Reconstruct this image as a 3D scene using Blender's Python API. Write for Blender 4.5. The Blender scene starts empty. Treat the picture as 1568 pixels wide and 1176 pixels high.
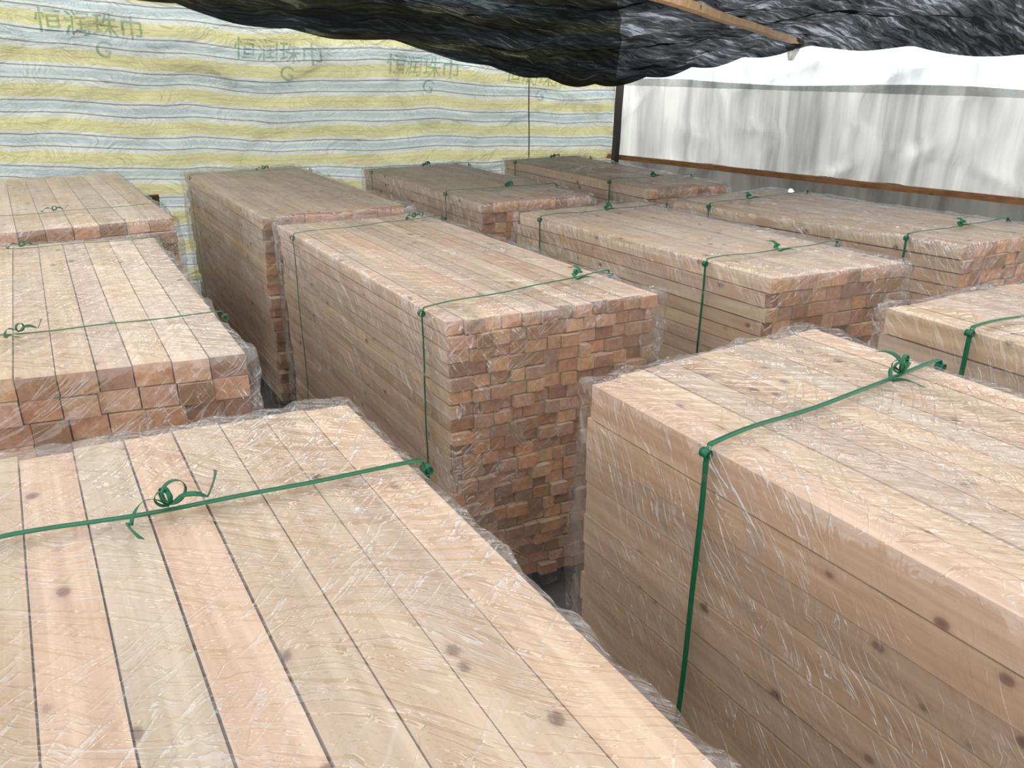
import bpy, math, random
from mathutils import Vector, noise
random.seed(7)
sc = bpy.context.scene
try:
    sc.view_settings.view_transform = 'Standard'
except Exception: pass
CAMZ = 2.45

# ------------------------------------------------------------ helpers
def new_mat(name):
    m = bpy.data.materials.new(name); m.use_nodes = True
    nt = m.node_tree; nt.nodes.clear()
    out = nt.nodes.new('ShaderNodeOutputMaterial')
    return m, nt, out
def N(nt, t, **kw):
    n = nt.nodes.new(t)
    for k, v in kw.items(): setattr(n, k, v)
    return n
def L(nt, a, b): nt.links.new(a, b)
def ramp(nt, src, stops, interp='LINEAR'):
    r = N(nt, 'ShaderNodeValToRGB'); r.color_ramp.interpolation = interp
    e = r.color_ramp.elements
    while len(e) < len(stops): e.new(0.5)
    for el, (p, c) in zip(e, stops):
        el.position = p
        el.color = c if len(c) == 4 else (*c, 1)
    if src is not None: L(nt, src, r.inputs[0])
    return r
def mth(nt, op, a, b=None, clamp=False):
    m = N(nt, 'ShaderNodeMath', operation=op); m.use_clamp = clamp
    for i, v in enumerate((a, b)):
        if v is None: continue
        if isinstance(v, (int, float)): m.inputs[i].default_value = v
        else: L(nt, v, m.inputs[i])
    return m.outputs[0]
def mixc(nt, f, a, b, mode='MIX'):
    m = N(nt, 'ShaderNodeMixRGB', blend_type=mode)
    for i, v in enumerate((f, a, b)):
        if isinstance(v, (int, float)): m.inputs[i].default_value = v
        elif isinstance(v, tuple): m.inputs[i].default_value = (*v, 1)
        else: L(nt, v, m.inputs[i])
    return m.outputs[0]
def mapping(nt, src, scale=(1,1,1), rot=(0,0,0), loc=(0,0,0)):
    m = N(nt, 'ShaderNodeMapping')
    m.inputs['Scale'].default_value = scale
    m.inputs['Rotation'].default_value = rot
    m.inputs['Location'].default_value = loc
    L(nt, src, m.inputs['Vector']); return m.outputs[0]
def noise_t(nt, vec, scale, detail=3, rough=.5, dist=0):
    n = N(nt, 'ShaderNodeTexNoise'); n.inputs['Scale'].default_value = scale
    n.inputs['Detail'].default_value = detail; n.inputs['Roughness'].default_value = rough
    n.inputs['Distortion'].default_value = dist
    if vec is not None: L(nt, vec, n.inputs['Vector'])
    return n.outputs[0]
def objco(nt): return N(nt, 'ShaderNodeTexCoord').outputs['Object']

def mesh_obj(name, verts, faces, mats, midx=None, smooth=False, parent=None):
    me = bpy.data.meshes.new(name); me.from_pydata(verts, [], faces)
    for m in mats: me.materials.append(m)
    if midx: me.polygons.foreach_set('material_index', midx)
    if smooth: me.polygons.foreach_set('use_smooth', [True]*len(faces))
    me.update()
    ob = bpy.data.objects.new(name, me); sc.collection.objects.link(ob)
    if parent: ob.parent = parent
    return ob

# ------------------------------------------------------------ materials
def wood_mat(name, end=False, light=(.74,.58,.425), dark=(.56,.405,.275)):
    m, nt, out = new_mat(name)
    co = objco(nt)
    at = N(nt, 'ShaderNodeAttribute'); at.attribute_name = 'brd'
    sep = N(nt, 'ShaderNodeSeparateColor'); L(nt, at.outputs['Color'], sep.inputs[0])
    off = N(nt, 'ShaderNodeVectorMath', operation='MULTIPLY_ADD')
    L(nt, at.outputs['Color'], off.inputs[0]); off.inputs[1].default_value = (7, 13, 9); L(nt, co, off.inputs[2])
    v = off.outputs[0]
    b = N(nt, 'ShaderNodeBsdfPrincipled'); b.inputs['Roughness'].default_value = .65
    b.inputs['Specular IOR Level'].default_value = .25
    if not end:
        g = noise_t(nt, mapping(nt, v, (38, 1.3, 38)), 1, 4, .6, .6)
        g2 = noise_t(nt, mapping(nt, v, (9, .9, 9)), 1, 2, .5, .8)
        gg = mth(nt, 'ADD', mth(nt, 'MULTIPLY', g, .55), mth(nt, 'MULTIPLY', g2, .45))
        col = ramp(nt, gg, [(.38, dark), (.5, tuple((a+c)/2 for a, c in zip(light, dark))), (.60, light)]).outputs[0]
        vo = N(nt, 'ShaderNodeTexVoronoi'); vo.inputs['Scale'].default_value = 7.6
        L(nt, mapping(nt, v, (1, .75, 1)), vo.inputs['Vector'])
        k = ramp(nt, vo.outputs['Distance'], [(.04, (1,1,1)), (.09, (.8,.8,.8)), (.125, (.2,.2,.2)), (.21, (0,0,0))]).outputs[0]
        col = mixc(nt, mth(nt, 'MULTIPLY', k, .88), col, (.16, .075, .04))
        h = gg
    else:
        g = noise_t(nt, v, 40, 4, .65)
        col = ramp(nt, g, [(.3, dark), (.7, light)]).outputs[0]
        h = g
    val = mth(nt, 'ADD', mth(nt, 'MULTIPLY', sep.outputs[0], .65 if end else .2), .60 if end else .9)
    hs = N(nt, 'ShaderNodeHueSaturation'); L(nt, val, hs.inputs['Value']); L(nt, col, hs.inputs['Color'])
    L(nt, mth(nt, 'ADD', mth(nt, 'MULTIPLY', sep.outputs[1], .25), .88), hs.inputs['Saturation'])
    L(nt, mth(nt, 'ADD', mth(nt, 'MULTIPLY', sep.outputs[2], .018), .489), hs.inputs['Hue'])
    L(nt, hs.outputs[0], b.inputs['Base Color'])
    bp = N(nt, 'ShaderNodeBump'); bp.inputs['Strength'].default_value = .25; bp.inputs['Distance'].default_value = .004
    L(nt, h, bp.inputs['Height']); L(nt, bp.outputs[0], b.inputs['Normal'])
    L(nt, b.outputs[0], out.inputs[0])
    return m
M_WOOD = wood_mat('pine_face')
M_END = wood_mat('pine_end_grain', True, (.70,.45,.29), (.47,.27,.16))
M_DARKWOOD = wood_mat('weathered_timber', False, (.16,.10,.06), (.07,.04,.025))
M_BATTEN = wood_mat('batten_timber', False, (.78,.55,.38), (.55,.36,.22))
M_RED = wood_mat('reddish_batten', False, (.48,.25,.15), (.28,.14,.08))

def film_mat():
    m, nt, out = new_mat('clear_stretch_film')
    co = objco(nt)
    warp = N(nt, 'ShaderNodeTexNoise'); warp.inputs['Scale'].default_value = 1.3; warp.inputs['Detail'].default_value = 1
    L(nt, co, warp.inputs['Vector'])
    va = N(nt, 'ShaderNodeVectorMath', operation='MULTIPLY_ADD')
    L(nt, warp.outputs['Color'], va.inputs[0]); va.inputs[1].default_value = (.30,.30,.30); L(nt, co, va.inputs[2])
    wv = va.outputs[0]
    def ridge(rot, sc_, width, lo, hi, ms):
        n = noise_t(nt, mapping(nt, mapping(nt, wv, rot=rot), sc_), 1, 2, .5)
        d = mth(nt, 'ABSOLUTE', mth(nt, 'SUBTRACT', n, .5))
        r = mth(nt, 'SUBTRACT', 1, mth(nt, 'DIVIDE', d, width), clamp=True)
        mk = noise_t(nt, mapping(nt, co, loc=(ms, ms*2, 0)), ms, 2)
        mk = ramp(nt, mk, [(lo, (0,0,0)), (hi, (1,1,1))]).outputs[0]
        return mth(nt, 'MULTIPLY', r, mk), n
    # long pleats: high frequency along one direction only
    r1, n1 = ridge((0, .55, .72), (24, 2.4, 2.4), .030, .38, .64, 1.9)
    r2, n2 = ridge((0, -.75, -.75), (34, 3.4, 3.4), .028, .42, .66, 2.6)
    R = mth(nt, 'ADD', r1, r2, clamp=True)
    hz_ = ramp(nt, noise_t(nt, co, 1.8, 3, .6), [(.38, (0,0,0)), (.66, (1,1,1))]).outputs[0]
    hgt = mth(nt, 'ADD', mth(nt, 'MULTIPLY', R, .5), mth(nt, 'MULTIPLY', mth(nt, 'ADD', n1, n2), 1.7))
    bp = N(nt, 'ShaderNodeBump'); bp.inputs['Strength'].default_value = 1; bp.inputs['Distance'].default_value = .012
    L(nt, hgt, bp.inputs['Height'])
    tr = N(nt, 'ShaderNodeBsdfTransparent'); tr.inputs[0].default_value = (.99,.985,.98,1)
    df = N(nt, 'ShaderNodeBsdfDiffuse'); df.inputs[0].default_value = (.92,.92,.92,1)
    gl = N(nt, 'ShaderNodeBsdfGlossy'); gl.inputs['Roughness'].default_value = .07; L(nt, bp.outputs[0], gl.inputs['Normal'])
    veil = mth(nt, 'ADD', mth(nt, 'ADD', .03, mth(nt, 'MULTIPLY', hz_, .05)), mth(nt, 'MULTIPLY', R, .15))  # reflected haze and wrinkle highlights painted in as a diffuse white veil
    m1 = N(nt, 'ShaderNodeMixShader'); L(nt, veil, m1.inputs[0]); L(nt, tr.outputs[0], m1.inputs[1]); L(nt, df.outputs[0], m1.inputs[2])
    lw = N(nt, 'ShaderNodeLayerWeight'); lw.inputs[0].default_value = .5
    f5 = mth(nt, 'POWER', lw.outputs['Facing'], 4)
    ff = mth(nt, 'ADD', mth(nt, 'ADD', .10, mth(nt, 'MULTIPLY', f5, .34)), mth(nt, 'MULTIPLY', R, .22))  # wrinkle crests given extra gloss to draw bright reflection lines
    m2 = N(nt, 'ShaderNodeMixShader'); L(nt, ff, m2.inputs[0]); L(nt, m1.outputs[0], m2.inputs[1]); L(nt, gl.outputs[0], m2.inputs[2])
    L(nt, m2.outputs[0], out.inputs[0])
    return m
M_FILM = film_mat()

def simple(name, col, rough=.5, trans=0.0):
    m, nt, out = new_mat(name)
    b = N(nt, 'ShaderNodeBsdfPrincipled'); b.inputs['Roughness'].default_value = rough
    n = noise_t(nt, objco(nt), 40, 2)
    c = mixc(nt, n, tuple(x*.75 for x in col), tuple(min(1, x*1.2) for x in col))
    L(nt, c, b.inputs['Base Color'])
    if trans > 0:
        t = N(nt, 'ShaderNodeBsdfTranslucent'); L(nt, c, t.inputs[0])
        mx = N(nt, 'ShaderNodeMixShader'); mx.inputs[0].default_value = trans
        L(nt, b.outputs[0], mx.inputs[1]); L(nt, t.outputs[0], mx.inputs[2]); L(nt, mx.outputs[0], out.inputs[0])
    else: L(nt, b.outputs[0], out.inputs[0])
    return m
M_GREEN = simple('green_pp_strap', (.014,.20,.09), .3, .2)
def ink_mat():
    m, nt, out = new_mat('printed_ink')
    t = N(nt, 'ShaderNodeBsdfTransparent')
    n = noise_t(nt, objco(nt), 9, 3, .7)
    L(nt, ramp(nt, n, [(.35, (.46,.58,.52)), (.65, (.74,.82,.77))]).outputs[0], t.inputs[0])
    L(nt, t.outputs[0], out.inputs[0]); return m
M_INK = ink_mat()
M_STEEL = simple('rusty_post', (.035,.028,.025), .6)

def tarp_mat():
    m, nt, out = new_mat('striped_tarpaulin')
    co = objco(nt); sep = N(nt, 'ShaderNodeSeparateXYZ'); L(nt, co, sep.inputs[0])
    wob = noise_t(nt, mapping(nt, co, (.55, 1, .5)), 1, 2)
    z = mth(nt, 'ADD', mth(nt, 'ADD', sep.outputs[2], mth(nt, 'MULTIPLY', sep.outputs[0], .06)), mth(nt, 'MULTIPLY', wob, .25))
    fr = mth(nt, 'FRACT', mth(nt, 'DIVIDE', z, .30))
    W=(.62,.66,.59); Y=(.62,.60,.33); B=(.24,.29,.32); P=(.47,.56,.57); Y2=(.55,.54,.31)
    r2 = ramp(nt, fr, [(0, W), (.08, B), (.115, W), (.20, P), (.36, W), (.44, B), (.475, W), (.56, Y), (.74, Y2), (.78, Y), (.94, W)], 'CONSTANT')
    col = r2.outputs[0]
    wz = noise_t(nt, mapping(nt, co, (2, 2, 60)), 1, 2)
    col = mixc(nt, .25, col, ramp(nt, wz, [(.3, (.6,.6,.55)), (.7, (1,1,1))]).outputs[0], 'MULTIPLY')
    d = N(nt, 'ShaderNodeBsdfDiffuse'); t = N(nt, 'ShaderNodeBsdfTranslucent')
    L(nt, col, d.inputs[0])
    L(nt, mixc(nt, 1, col, (.56,.55,.54), 'MULTIPLY'), t.inputs[0])
    n = noise_t(nt, mapping(nt, co, (1.2,1,3), (0,.6,0)), 1.8, 4, .6, .8)
    bp = N(nt, 'ShaderNodeBump'); bp.inputs['Strength'].default_value = 1; bp.inputs['Distance'].default_value = .3
    L(nt, n, bp.inputs['Height']); L(nt, bp.outputs[0], d.inputs['Normal']); L(nt, bp.outputs[0], t.inputs['Normal'])
    mx = N(nt, 'ShaderNodeMixShader'); mx.inputs[0].default_value = .6
    L(nt, d.outputs[0], mx.inputs[1]); L(nt, t.outputs[0], mx.inputs[2])
    L(nt, mx.outputs[0], out.inputs[0]); return m
M_TARP = tarp_mat()

def sheet_mat(name, light, dark, tfac, holes=False, rough=.35, lohi=(.38,.60), bump=.6, zs=.3):
    m, nt, out = new_mat(name)
    co = objco(nt)
    n = noise_t(nt, mapping(nt, co, (2.6, 2.6, zs)), 1.4, 4, .6, .3)
    n2 = noise_t(nt, co, .9, 3)
    f = mth(nt, 'ADD', mth(nt, 'MULTIPLY', n, .7), mth(nt, 'MULTIPLY', n2, .3))
    col = ramp(nt, f, [(lohi[0], dark), (lohi[1], light)]).outputs[0]  # light and dark of folds and shapes behind painted as colour streaks
    d = N(nt, 'ShaderNodeBsdfPrincipled'); d.inputs['Roughness'].default_value = rough
    t = N(nt, 'ShaderNodeBsdfTranslucent')
    L(nt, col, d.inputs['Base Color']); L(nt, col, t.inputs[0])
    bn = noise_t(nt, mapping(nt, co, (3.4, 3.4, .45), (.1,.08,0)), 2, 2, .5, .3)
    bp = N(nt, 'ShaderNodeBump'); bp.inputs['Strength'].default_value = bump; bp.inputs['Distance'].default_value = .08
    L(nt, bn, bp.inputs['Height']); L(nt, bp.outputs[0], d.inputs['Normal'])
    mx = N(nt, 'ShaderNodeMixShader'); mx.inputs[0].default_value = tfac
    L(nt, d.outputs[0], mx.inputs[1]); L(nt, t.outputs[0], mx.inputs[2])
    sh = mx.outputs[0]
    if holes:
        vo = N(nt, 'ShaderNodeTexVoronoi'); vo.inputs['Scale'].default_value = 1.7; L(nt, co, vo.inputs['Vector'])
        h = ramp(nt, vo.outputs['Distance'], [(.04, (1,1,1)), (.07, (0,0,0))]).outputs[0]
        tr = N(nt, 'ShaderNodeBsdfTransparent')
        m3 = N(nt, 'ShaderNodeMixShader'); L(nt, h, m3.inputs[0]); L(nt, sh, m3.inputs[1]); L(nt, tr.outputs[0], m3.inputs[2]); sh = m3.outputs[0]
    L(nt, sh, out.inputs[0]); return m
M_SHEET = sheet_mat('hazy_plastic_sheet', (.55,.55,.52), (.20,.205,.19), .62, lohi=(.36,.64), bump=.8, zs=.15)
M_SHEETTOP = sheet_mat('bright_plastic_sheet', (.68,.71,.71), (.40,.42,.42), .78)  # glow along the sheet's top put into a paler, more translucent copy
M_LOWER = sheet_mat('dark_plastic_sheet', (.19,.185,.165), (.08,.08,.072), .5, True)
M_FRONT = sheet_mat('milky_plastic_sheet', (.66,.66,.65), (.5,.5,.49), .8, rough=.6)

def net_mat():
    m, nt, out = new_mat('black_shade_net')
    co = objco(nt)
    s = noise_t(nt, mapping(nt, co, (1.4, 8, 4), (0,0,.5)), 1.6, 5, .7, .8)
    s2 = noise_t(nt, co, 1.0, 2)
    k = ramp(nt, mth(nt, 'ADD', mth(nt, 'MULTIPLY', s, .65), mth(nt, 'MULTIPLY', s2, .35)), [(.44, (.005,)*3), (.55, (.035,)*3), (.64, (.18,)*3)]).outputs[0]
    d = N(nt, 'ShaderNodeBsdfDiffuse'); d.inputs[0].default_value = (.02,.021,.024,1)
    tr = N(nt, 'ShaderNodeBsdfTransparent'); tr.inputs[0].default_value = (.85,.93,1,1)
    mx = N(nt, 'ShaderNodeMixShader'); L(nt, k, mx.inputs[0]); L(nt, d.outputs[0], mx.inputs[1]); L(nt, tr.outputs[0], mx.inputs[2])
    L(nt, mx.outputs[0], out.inputs[0]); return m
M_NET = net_mat()

def floor_mat():
    m, nt, out = new_mat('dusty_concrete')
    n = noise_t(nt, objco(nt), 3, 6, .6)
    b = N(nt, 'ShaderNodeBsdfPrincipled'); b.inputs['Roughness'].default_value = .9
    L(nt, ramp(nt, n, [(.3, (.07,.065,.06)), (.7, (.17,.16,.15))]).outputs[0], b.inputs['Base Color'])
    L(nt, b.outputs[0], out.inputs[0]); return m
M_FLOOR = floor_mat()

# ------------------------------------------------------------ stacks
def make_stack(FL, FR, BR, BL, top, cols, rowh, straps, res=.03, near=False, uneven=.05, ragged=.03):
    root = bpy.data.objects.new('wrapped_lumber_stack', None); sc.collection.objects.link(root)
    FL, FR, BR, BL = map(Vector, (FL, FR, BR, BL))
    W = ((FR-FL).length + (BR-BL).length)/2; LN = ((BL-FL).length + (BR-FR).length)/2
    z0 = .10; H = top - z0
    def P(x, y, z):
        s, r = x/W, y/LN
        p = (FL*(1-s) + FR*s)*(1-r) + (BL*(1-s) + BR*s)*r
        return (p.x, p.y, z)
    V, F, MI, C = [], [], [], []
    def box(x0,x1,y0,y1,za,zb, mats=(0,1), c=None):
        i = len(V)
        for z in (za, zb):
            for (x, y) in ((x0,y0),(x1,y0),(x1,y1),(x0,y1)): V.append(P(x, y, z))
        F.extend([(i,i+3,i+2,i+1),(i+4,i+5,i+6,i+7),(i,i+1,i+5,i+4),(i+1,i+2,i+6,i+5),(i+2,i+3,i+7,i+6),(i+3,i,i+4,i+7)])
        MI.extend([mats[0],mats[0],mats[1],mats[0],mats[1],mats[0]])
        c = c or (random.random(), random.random(), random.random(), 1)
        C.extend([c]*8)
    rows = max(1, round(H/rowh)); rh = H/rows
    for j in range(rows):
        shift = random.uniform(-.2, .2)*(uneven/.05)*.6 if j < rows-1 else 0
        un = uneven if j < rows-1 else .05
        cuts = [0]+[W*(i + shift + random.uniform(-un,un))/cols for i in range(1, cols)]+[W]
        rj = random.uniform(-.006, .006)
        for i in range(cols):
            l = cuts[i]+random.uniform(.001,.0035); r = cuts[i+1]-random.uniform(.001,.0035)
            if i == 0: l += random.uniform(0, .008) + rj*.5
            if i == cols-1: r += random.uniform(-.008, 0)
            zt = z0+(j+1)*rh - random.uniform(.002, .008)
            if j == rows-1: zt = top - random.uniform(0,.004)
            box(l, r, random.uniform(0,ragged), LN-random.uniform(0,ragged), z0+j*rh+.0008, zt)
    b = mesh_obj('lumber_boards', V, F, [M_WOOD, M_END], MI, parent=root)
    ca = b.data.color_attributes.new('brd', 'FLOAT_COLOR', 'POINT')
    ca.data.foreach_set('color', [v for c in C for v in c])
    V.clear(); F.clear(); MI.clear(); C.clear()
    for fy in (.12, .5, .88): box(.01, W-.01, LN*fy-.05, LN*fy+.05, 0.0, z0)
    b = mesh_obj('timber_bearers', V, F, [M_DARKWOOD, M_DARKWOOD], MI, parent=root)
    ca = b.data.color_attributes.new('brd', 'FLOAT_COLOR', 'POINT')
    ca.data.foreach_set('color', [v for c in C for v in c])
    # film -------------------------------------------------
    off = .016; rad = .045
    cx, cy, cz = W/2, LN/2, (z0+top)/2
    hx, hy, hz = W/2+off, LN/2+off, H/2+off
    sd = random.uniform(0, 50)
    vid = {}; FV = []; FF = []
    def fp(p):
        key = (round(p[0],4), round(p[1],4), round(p[2],4))
        if key in vid: return vid[key]
        q = Vector((max(-hx+rad, min(hx-rad, p[0])), max(-hy+rad, min(hy-rad, p[1])), max(-hz, min(hz-rad, p[2]))))
        d = Vector(p)-q
        n = d.normalized() if d.length > 1e-6 else Vector((0,0,1))
        pp = q + n*rad
        e = Vector((pp.x+sd, pp.y+sd, pp.z))
        dd = .006*noise.noise(e*2.2) + .004*noise.noise(Vector((e.x*9+e.y*5, e.y*3-e.x*2+e.z*4, e.z*3)))
        dd += .001*noise.noise(e*26)
        mixn = 1-max(abs(n.x), abs(n.y), abs(n.z))          # >0 on the edges
        dd += mixn*3.0*(.008+.030*noise.noise(e*5.5)+.02*noise.noise(e*15))
        if abs(n.z) < .5:
            dep = (hz-p[2])
            k = abs(noise.noise(Vector((e.y*2+e.x*2+e.z*1.5, e.z*5-e.y*2.5-e.x*2, sd))))
            dd += .014*max(0, 1-k*9)
            k = abs(noise.noise(Vector(((e.y+e.x)*7-e.z*3, e.z*2.2+e.y*2, sd+4))))
            dd += .009*max(0, 1-k*6)*math.exp(-dep*3)
            zl = (p[2]+hz)/.32
            if zl < 1: dd += (1-zl)**1.5*(.03+.035*noise.noise(Vector(((e.x+e.y)*6, (e.x-e.y)*6, e.z*2))))
        else:
            k = abs(noise.noise(Vector((e.x*5+e.y*3.5, e.y*1.6-e.x*2, sd))))
            dd += .009*max(0, 1-k*6)
        cr = (abs(p[0])/hx)**8 * (abs(p[1])/hy)**14
        dd += .014*cr
        pp = pp + n*max(dd, -.007)
        v = P(pp.x+cx, pp.y+cy, max(.03, pp.z+cz))
        FV.append(v); vid[key] = len(FV)-1
        return vid[key]
    def lin(h, n): return [-h + 2*h*i/n for i in range(n+1)]
    nx, ny, nz = int(W/res), int(LN/res), int(H/res)
    xs, ys, zs = lin(hx,nx), lin(hy,ny), lin(hz,nz)
    def quad(a,b_,c,d):
        FF.append((fp(a),fp(b_),fp(c),fp(d)))
    for i in range(nx):
        for j in range(ny): quad((xs[i],ys[j],hz),(xs[i+1],ys[j],hz),(xs[i+1],ys[j+1],hz),(xs[i],ys[j+1],hz))
    for j in range(ny):
        for k in range(nz):
            quad((-hx,ys[j+1],zs[k]),(-hx,ys[j],zs[k]),(-hx,ys[j],zs[k+1]),(-hx,ys[j+1],zs[k+1]))
            quad((hx,ys[j],zs[k]),(hx,ys[j+1],zs[k]),(hx,ys[j+1],zs[k+1]),(hx,ys[j],zs[k+1]))
    for i in range(nx):
        for k in range(nz):
            quad((xs[i],-hy,zs[k]),(xs[i+1],-hy,zs[k]),(xs[i+1],-hy,zs[k+1]),(xs[i],-hy,zs[k+1]))
            quad((xs[i+1],hy,zs[k]),(xs[i],hy,zs[k]),(xs[i],hy,zs[k+1]),(xs[i+1],hy,zs[k+1]))
    def flap(x, y, sx, sy, za, zb, wd):
        st = len(FV); n1, n2 = 40, 7
        for i in range(n1+1):
            t = i/n1; z = za+(zb-za)*t
            w_ = wd*(.35+.65*math.sin(math.pi*min(1, t*1.15+.05))**.7)*(1+.45*noise.noise(Vector((t*7, sd, x))))
            for j in range(n2+1):
                a = j/n2
                wob = .03*a*noise.noise(Vector((t*9, a*2.5, sd+x))) + .012*noise.noise(Vector((t*25, a*5, sd)))*a
                FV.append(P(x+sx*w_*a+wob*sy, y+sy*w_*a-wob*sx, z-.03*a*a))
        for i in range(n1):
            for j in range(n2):
                k = st+i*(n2+1)+j; FF.append((k, k+1, k+n2+2, k+n2+1))
    flap(W, 0, .85, -.35, .35, 1.36, .085)
    flap(0, LN, -.35, .9, .3, 1.38, .07)
    flap(0, 0, -.3, -.9, .25, .95, .05)
    mesh_obj('plastic_wrap', FV, FF, [M_FILM], smooth=True, parent=root)
    # straps -----------------------------------------------
    SV, SF = [], []
    def ribbon(pts, wvec, w=.009):
        st = len(SV); n = len(pts)
        for i, p in enumerate(pts):
            wv = wvec[i] if isinstance(wvec, list) else wvec
            a = Vector(p)-wv*w; c = Vector(p)+wv*w
            SV.append(tuple(a)); SV.append(tuple(c))
        for i in range(n-1):
            k = st+2*i; SF.append((k, k+1, k+3, k+2))
    o = .028
    for (yl, yr, ks) in straps:
        pts = []
        sw = .010 if near else .007
        for i in range(13): pts.append(P(-o-.003*math.sin(i), yl + .012*math.sin(i*.5)*(1-i/12), .12+(top-.01-.12)*i/12))
        for i in range(25):
            s = i/24; pts.append(P(-o*.6+(W+1.2*o)*s, yl+(yr-yl)*s+.008*math.sin(s*9), top+o-.003+.003*math.sin(s*14)))
        for i in range(13): pts.append(P(W+o, yr, top-.01-(top-.13)*i/12))
        ribbon(pts, Vector((0,1,0)), sw)
        for xx, yy in ((-o, yl), (W+o, yr)):
            q = Vector(P(xx, yy, top))
            for k in range(2):
                c = [tuple(q+Vector((.014*math.cos(t+k), .003*k, .014*math.sin(t+k)))) for t in [i*.6 for i in range(12)]]
                ribbon(c, Vector((0,1,0)), sw*1.3)
        if ks is not None:
            q = Vector(P(W*ks, yl+(yr-yl)*ks, top+o+.004))
            S_ = 1 if near else .75
            for (ax, R_) in (((.3, .03), (1.9, .022), (2.8, .02)) if near else ((.6, .016),)):
                u = Vector((math.cos(ax), math.sin(ax), 0)); w_ = Vector((-math.sin(ax), math.cos(ax), 0))
                ribbon([tuple(q+u*(R_*.5+R_*math.cos(t))+Vector((0,0,R_+R_*math.sin(t)))) for t in [i*.35 for i in range(20)]], w_, .006)
            for (ax, ln) in ((random.uniform(2.6,3.4), .17*S_), (random.uniform(-.9,-.2), .15*S_)):
                pts = []; wv = []
                for i in range(22):
                    t = i/21; a2 = ax+t*1.5
                    pp = q+Vector((math.cos(a2)*ln*t, math.sin(a2)*ln*t, .028*S_*abs(math.sin(t*5.5))))
                    pts.append(tuple(pp)); wv.append(Vector((-math.sin(a2), math.cos(a2), .6*math.sin(t*6))).normalized())
                ribbon(pts, wv, .007)
    if SV:
        so = mesh_obj('green_straps', SV, SF, [M_GREEN], smooth=True, parent=root)
        sm = so.modifiers.new('thick', 'SOLIDIFY'); sm.thickness = .0012
    return root

T = 1.45
make_stack((-.27,-.20),(.735,-.22),(.750,2.235),(-.26,2.37), T, 8, .11, [(2.02,1.97,.42),(.45,.45,.5)], .018, True, ragged=.045)
make_stack((1.49,-.45),(2.58,-.45),(2.60,1.99),(1.49,1.975), T, 9, .12, [(1.845,1.895,.80),(.5,.5,.5)], .018, True)
make_stack((3.09,-.40),(4.12,-.45),(4.10,1.92),(3.09,2.01), T, 8, .11, [(1.99,1.99,.5),(.5,.5,.5)], .03, True)
# second row
make_stack((-.38,3.03),(.60,2.83),(.65,5.19),(-.32,5.40), T, 8, .085, [(.45,.50,.28),(2.12,2.2,.3)], .022, uneven=.08)
make_stack((1.38,2.76),(2.40,2.665),(2.345,5.10),(1.375,5.15), T, 12, .060, [(.19,.38,.80),(1.98,2.1,.8)], .02, uneven=.2, ragged=.045)
make_stack((3.03,2.58),(3.90,2.44),(3.93,4.68),(2.92,4.75), T, 9, .075, [(.40,.46,.5),(1.88,1.9,.5)], .026, uneven=.13)
make_stack((4.53,2.50),(5.50,2.45),(5.22,4.55),(4.18,4.57), T, 9, .08, [(.33,.35,.5),(1.75,1.8,.35)], .03, uneven=.1)
# back row
make_stack((-.35,5.72),(.87,5.71),(.82,8.35),(-.35,8.35), T, 8, .08, [(.55,.55,.45)], .035, uneven=.1, ragged=.06)
make_stack((1.36,5.42),(2.39,5.30),(2.39,8.10),(1.36,8.14), T, 10, .08, [(2.3,2.3,.6)], .03, uneven=.1, ragged=.12)
make_stack((2.89,5.17),(3.79,5.04),(3.85,7.40),(2.87,7.45), T, 9, .075, [(.54,.54,.55),(2.05,2.1,.55)], .035, uneven=.1)
make_stack((4.37,5.06),(5.10,4.90),(5.25,7.35),(4.39,7.40), T, 8, .08, [(.5,.5,.5),(2.1,2.1,.5)], .035, uneven=.1)

# ------------------------------------------------------------ room shell
def wy(x, z):   # back tarp drape
    v = Vector((x, z*1.2, 3.1))
    k = abs(noise.noise(Vector((x*.5+z*.9, z*.9-x*.55, 2.0))))
    k2 = abs(noise.noise(Vector((x*.8-z*1.2, z*1.1+x*.3, 12.0))))
    return 8.72 + .09*noise.noise(v*.8) + .06*noise.noise(Vector((x*1.3+z*1.6, z*2.2-x*.8, 1.0))) + .015*noise.noise(v*5) - .10*math.exp(-((z-2.5)/.35)**2) - .07*max(0,1-k*7) - .05*max(0,1-k2*8)
wb = bpy.data.objects.new('wall_back', None); sc.collection.objects.link(wb)
V=[];F=[]; nx_,nz_=330,110
X0,X1,Z1=-4.2,6.85,3.4
for i in range(nx_+1):
    for j in range(nz_+1):
        x=X0+(X1-X0)*i/nx_; z=Z1*j/nz_; V.append((x,wy(x,z),z))
for i in range(nx_):
    for j in range(nz_):
        a=i*(nz_+1)+j; F.append((a,a+nz_+1,a+nz_+2,a+1))
mesh_obj('striped_tarpaulin',V,F,[M_TARP],smooth=True,parent=wb)

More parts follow.
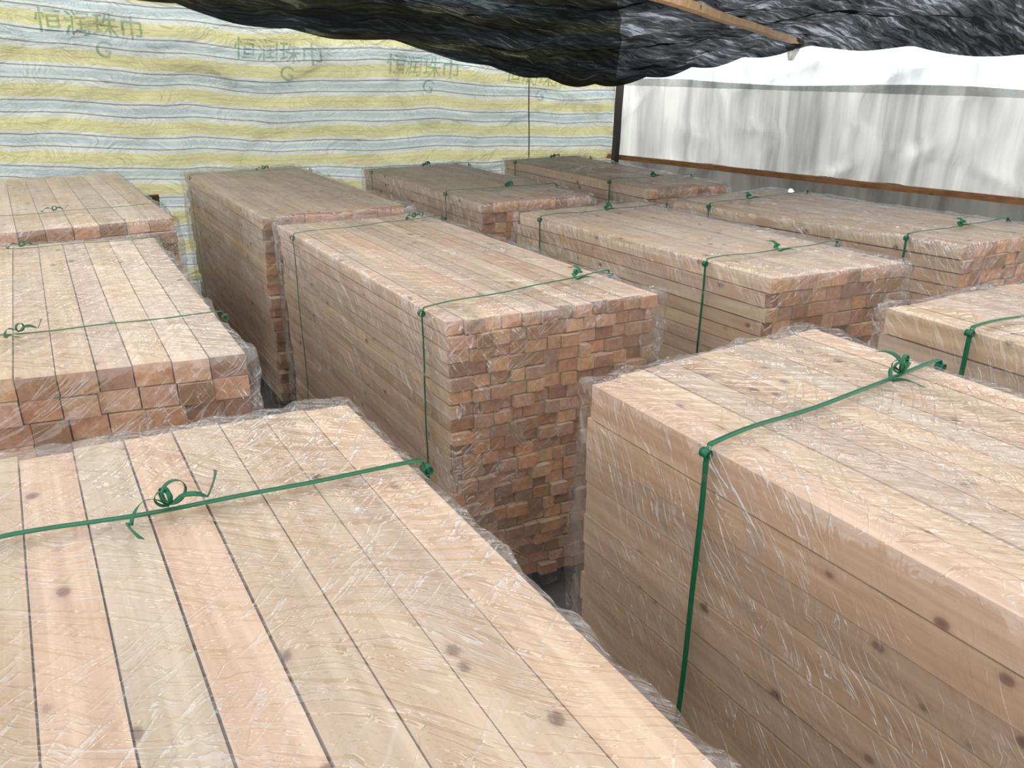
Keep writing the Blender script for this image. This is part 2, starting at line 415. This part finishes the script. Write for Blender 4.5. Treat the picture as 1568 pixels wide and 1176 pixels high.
def add_text(s, x, z, size, rot=0):
    cu = bpy.data.curves.new('t','FONT'); cu.body=s; cu.size=size; cu.offset=.002
    cu.fill_mode='FRONT'; cu.resolution_u=3
    o=bpy.data.objects.new('t',cu); sc.collection.objects.link(o)
    dg=bpy.context.evaluated_depsgraph_get(); me=bpy.data.meshes.new_from_object(o.evaluated_get(dg))
    bpy.data.objects.remove(o)
    c,s_=math.cos(rot),math.sin(rot)
    for v in me.vertices:
        lx=v.co.x
        px=x+lx*c-v.co.y*s_; pz=z+lx*s_+v.co.y*c
        v.co=Vector((px,wy(px,pz)-.014,pz))
    me.materials.clear(); me.materials.append(M_INK)
    ob=bpy.data.objects.new('printed_lettering',me); sc.collection.objects.link(ob); ob.parent=wb
for (x,z) in ((.42,2.66),(2.08,2.44),(3.66,2.29),(5.15,2.17),(-1.2,2.78)):
    try:
        add_text('恒润珠巾', x, z, .22, -.08); add_text('G', x+.42, z-.2, .2, -.3)
    except Exception as e: print('text', e)

# right wall : plastic sheet
cx0, cy0 = 6.85, 8.75
dx, dy = .2045, -.979
def rw(s, z, amp=1):
    k = abs(noise.noise(Vector((s*.9+z*.6, z*1.3-s*.4, 3.0))))
    o_ = amp*(.08*noise.noise(Vector((s*1.8, z*.5, 5)))+.05*noise.noise(Vector((s*5+z*1.0, z*.6, 9)))+.06*max(0,1-k*5))
    return (cx0+dx*s+.97*o_, cy0+dy*s+.2*o_, z)
def rwall(name, s0,s1,z0,z1,mat,ns=160,nz=24,amp=1, zf=None, parent=None):
    V=[];F=[]
    for i in range(ns+1):
        for j in range(nz+1):
            s=s0+(s1-s0)*i/ns; zt = z1 if zf is None else zf(s); z=z0+(zt-z0)*j/nz
            V.append(rw(s,z,amp))
    for i in range(ns):
        for j in range(nz):
            a=i*(nz+1)+j; F.append((a,a+1,a+nz+2,a+nz+1))
    return mesh_obj(name,V,F,[mat],smooth=True,parent=parent)
wr = bpy.data.objects.new('wall_right', None); sc.collection.objects.link(wr)
rwall('plastic_sheet',0,13,1.22,2.16,M_SHEET,260,30,parent=wr, zf=lambda s: 2.17+.02*math.sin(s*2))
rwall('plastic_sheet_top',0,13,2.10,2.36,M_SHEETTOP,260,6,parent=wr, zf=lambda s: 2.37+.03*math.sin(s*3))
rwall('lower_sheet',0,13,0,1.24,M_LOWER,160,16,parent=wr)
def bar(name, a, b, w, h, mat, parent=None, up=Vector((0,0,1))):
    a=Vector(a); b=Vector(b); d=(b-a).normalized(); s=d.cross(up).normalized() if abs(d.dot(up))<.99 else Vector((1,0,0)); u=s.cross(d)
    V=[];n=12
    for i in range(n+1):
        p=a+(b-a)*i/n + u*.004*math.sin(i*1.7)
        for (k,l) in ((-1,-1),(1,-1),(1,1),(-1,1)): V.append(tuple(p+s*w/2*k+u*h/2*l))
    F=[(0,1,2,3),(4*n+3,4*n+2,4*n+1,4*n)]
    for i in range(n):
        for k in range(4):
            q=4*i; F.append((q+k,q+(k+1)%4,q+4+(k+1)%4,q+4+k))
    ob=mesh_obj(name,V,F,[mat],parent=parent)
    ob.data.color_attributes.new('brd','FLOAT_COLOR','POINT')
    return ob
bar('batten', (cx0+dx*0.1-.17, cy0+dy*.1,1.235),(cx0+dx*13-.17,cy0+dy*13,1.235),.03,.06,M_RED,wr)
bar('lower_rail', (cx0+dx*0.1-.17, cy0+dy*.1,.62),(cx0+dx*13-.17,cy0+dy*13,.62),.03,.05,M_DARKWOOD,wr)
bar('corner_post',(6.62,8.40,0),(6.68,8.40,2.14),.07,.07,M_STEEL)
bar('seam_cord',(5.42,8.50,0),(5.40,8.50,2.24),.01,.01,M_DARKWOOD,wb)
bar('timber_plank',(1.02,8.40,0),(1.06,8.42,1.22),.20,.06,M_DARKWOOD)
bar('roof_purlin',(7.35,6.25,2.57),(2.2,3.22,2.82),.07,.05,M_BATTEN)

# left and front walls (out of view; front one made pale to bounce light)
V=[];F=[]
for i in range(81):
    for j in range(21):
        y=-5+13.8*i/80; z=3.4*j/20; V.append((-4.2+.06*noise.noise(Vector((y,z,2))),y,z))
for i in range(80):
    for j in range(20):
        a=i*21+j; F.append((a,a+21,a+22,a+1))
mesh_obj('wall_left',V,F,[M_FRONT],smooth=True)
V=[];F=[]
for i in range(81):
    for j in range(21):
        x=-4.2+13.9*i/80; z=3.4*j/20; V.append((x,-4.0+.06*noise.noise(Vector((x,z,2))),z))
for i in range(80):
    for j in range(20):
        a=i*21+j; F.append((a,a+21,a+22,a+1))
mesh_obj('front_bounce_wall',V,F,[M_FRONT],smooth=True)
fl=mesh_obj('floor',[(-4.5,-5,0),(11,-5,0),(11,9.2,0),(-4.5,9.2,0)],[(0,1,2,3)],[M_FLOOR])

# ceiling: draped shade net + translucent roof sheet added out of view to dim the sky
ce = bpy.data.objects.new('ceiling', None); sc.collection.objects.link(ce)
edge=[(.9,8.50,3.02),(1.58,8.45,2.89),(2.57,8.45,2.69),(3.67,8.45,2.61),(4.84,8.45,2.35),(5.6,8.42,2.22),(6.25,8.35,2.13),(6.75,8.0,2.22),(7.04,7.53,2.32),(7.2,6.9,2.43),(7.34,6.13,2.55),(7.55,5.1,2.53),(7.78,4.0,2.47),(8.1,2.4,2.50),(8.6,0,2.6)]
inner=[(1.0,5.5,3.22),(6.6,1.3,3.12)]
def edge_at(u):
    t=u*(len(edge)-1); i=min(int(t),len(edge)-2); f=t-i
    g=lambda k: Vector(edge[max(0,min(len(edge)-1,k))])
    p0,p1,p2,p3=g(i-1),g(i),g(i+1),g(i+2)
    return .5*((2*p1)+(-p0+p2)*f+(2*p0-5*p1+4*p2-p3)*f*f+(-p0+3*p1-3*p2+p3)*f**3), t
V=[];F=[];nu,nv=240,90
for i in range(nu+1):
    u=i/nu; e,t=edge_at(u)
    q=Vector(inner[0])*(1-u)+Vector(inner[1])*u
    for j in range(nv+1):
        v=j/nv
        p=e*(1-v)+q*v
        z=e.z+(q.z-e.z)*(v**.85)
        bil=.08*noise.noise(Vector((p.x*1.3,p.y*1.3,4)))+.05*noise.noise(Vector((p.x*3.2,p.y*2.4,7)))
        bil+=.02*noise.noise(Vector((p.x*9,p.y*7,7)))
        sc_=-.05*abs(math.sin(t*math.pi*1.0))*max(0,1-v*4)
        V.append((p.x,p.y,z+bil*min(1,v*6+.15)+sc_))
for i in range(nu):
    for j in range(nv):
        a=i*(nv+1)+j; F.append((a,a+1,a+nv+2,a+nv+1))
mesh_obj('shade_net',V,F,[M_NET],smooth=True,parent=ce)
mesh_obj('added_roof_sheet',[(-4.2,-4,3.45),(9.7,-4,3.45),(9.7,-2.0,3.42),(.5,4.8,3.42),(.5,8.8,3.42),(-4.2,8.8,3.42)],[(0,1,2,3),(0,3,4,5)],[M_FRONT],parent=ce)  # added out of view to dim the sky; open slot gives film glints
for k in range(6):
    yy=-3.4+1.5*k
    xe=9.6 if yy<-2 else (9.7-(yy+2.0)*9.2/6.8)
    bar('added_roof_rafter_%d'%k,(-4.15,yy,3.36),(xe,yy,3.36),.08,.10,M_DARKWOOD,ce)  # unseen dark strips added to vary the reflections in the film
V=[];F=[]
for i in range(7):
    for j in range(9):
        a=i/6; b=j/8
        V.append((7.28+.02*math.sin(i*2+b*3), 6.30-.32*(a-.5)*(1-b*.85), 2.62-.22*b))
for i in range(6):
    for j in range(8):
        k=i*9+j; F.append((k,k+1,k+10,k+9))
mesh_obj('plastic_scrap',V,F,[M_SHEET],smooth=True,parent=ce)

# ------------------------------------------------------------ light
w=bpy.data.worlds.new('overcast_sky'); sc.world=w; w.use_nodes=True
bg=w.node_tree.nodes['Background']; bg.inputs[0].default_value=(.98,.98,1,1); bg.inputs[1].default_value=3.0

# ------------------------------------------------------------ camera
cd=bpy.data.cameras.new('camera'); co_=bpy.data.objects.new('camera',cd); sc.collection.objects.link(co_)
cd.sensor_width=36; cd.lens=28.24; cd.clip_start=.02
co_.location=(0,0,CAMZ)
co_.rotation_euler=(math.radians(90-22.24),0,math.radians(-31.3))
sc.camera=co_
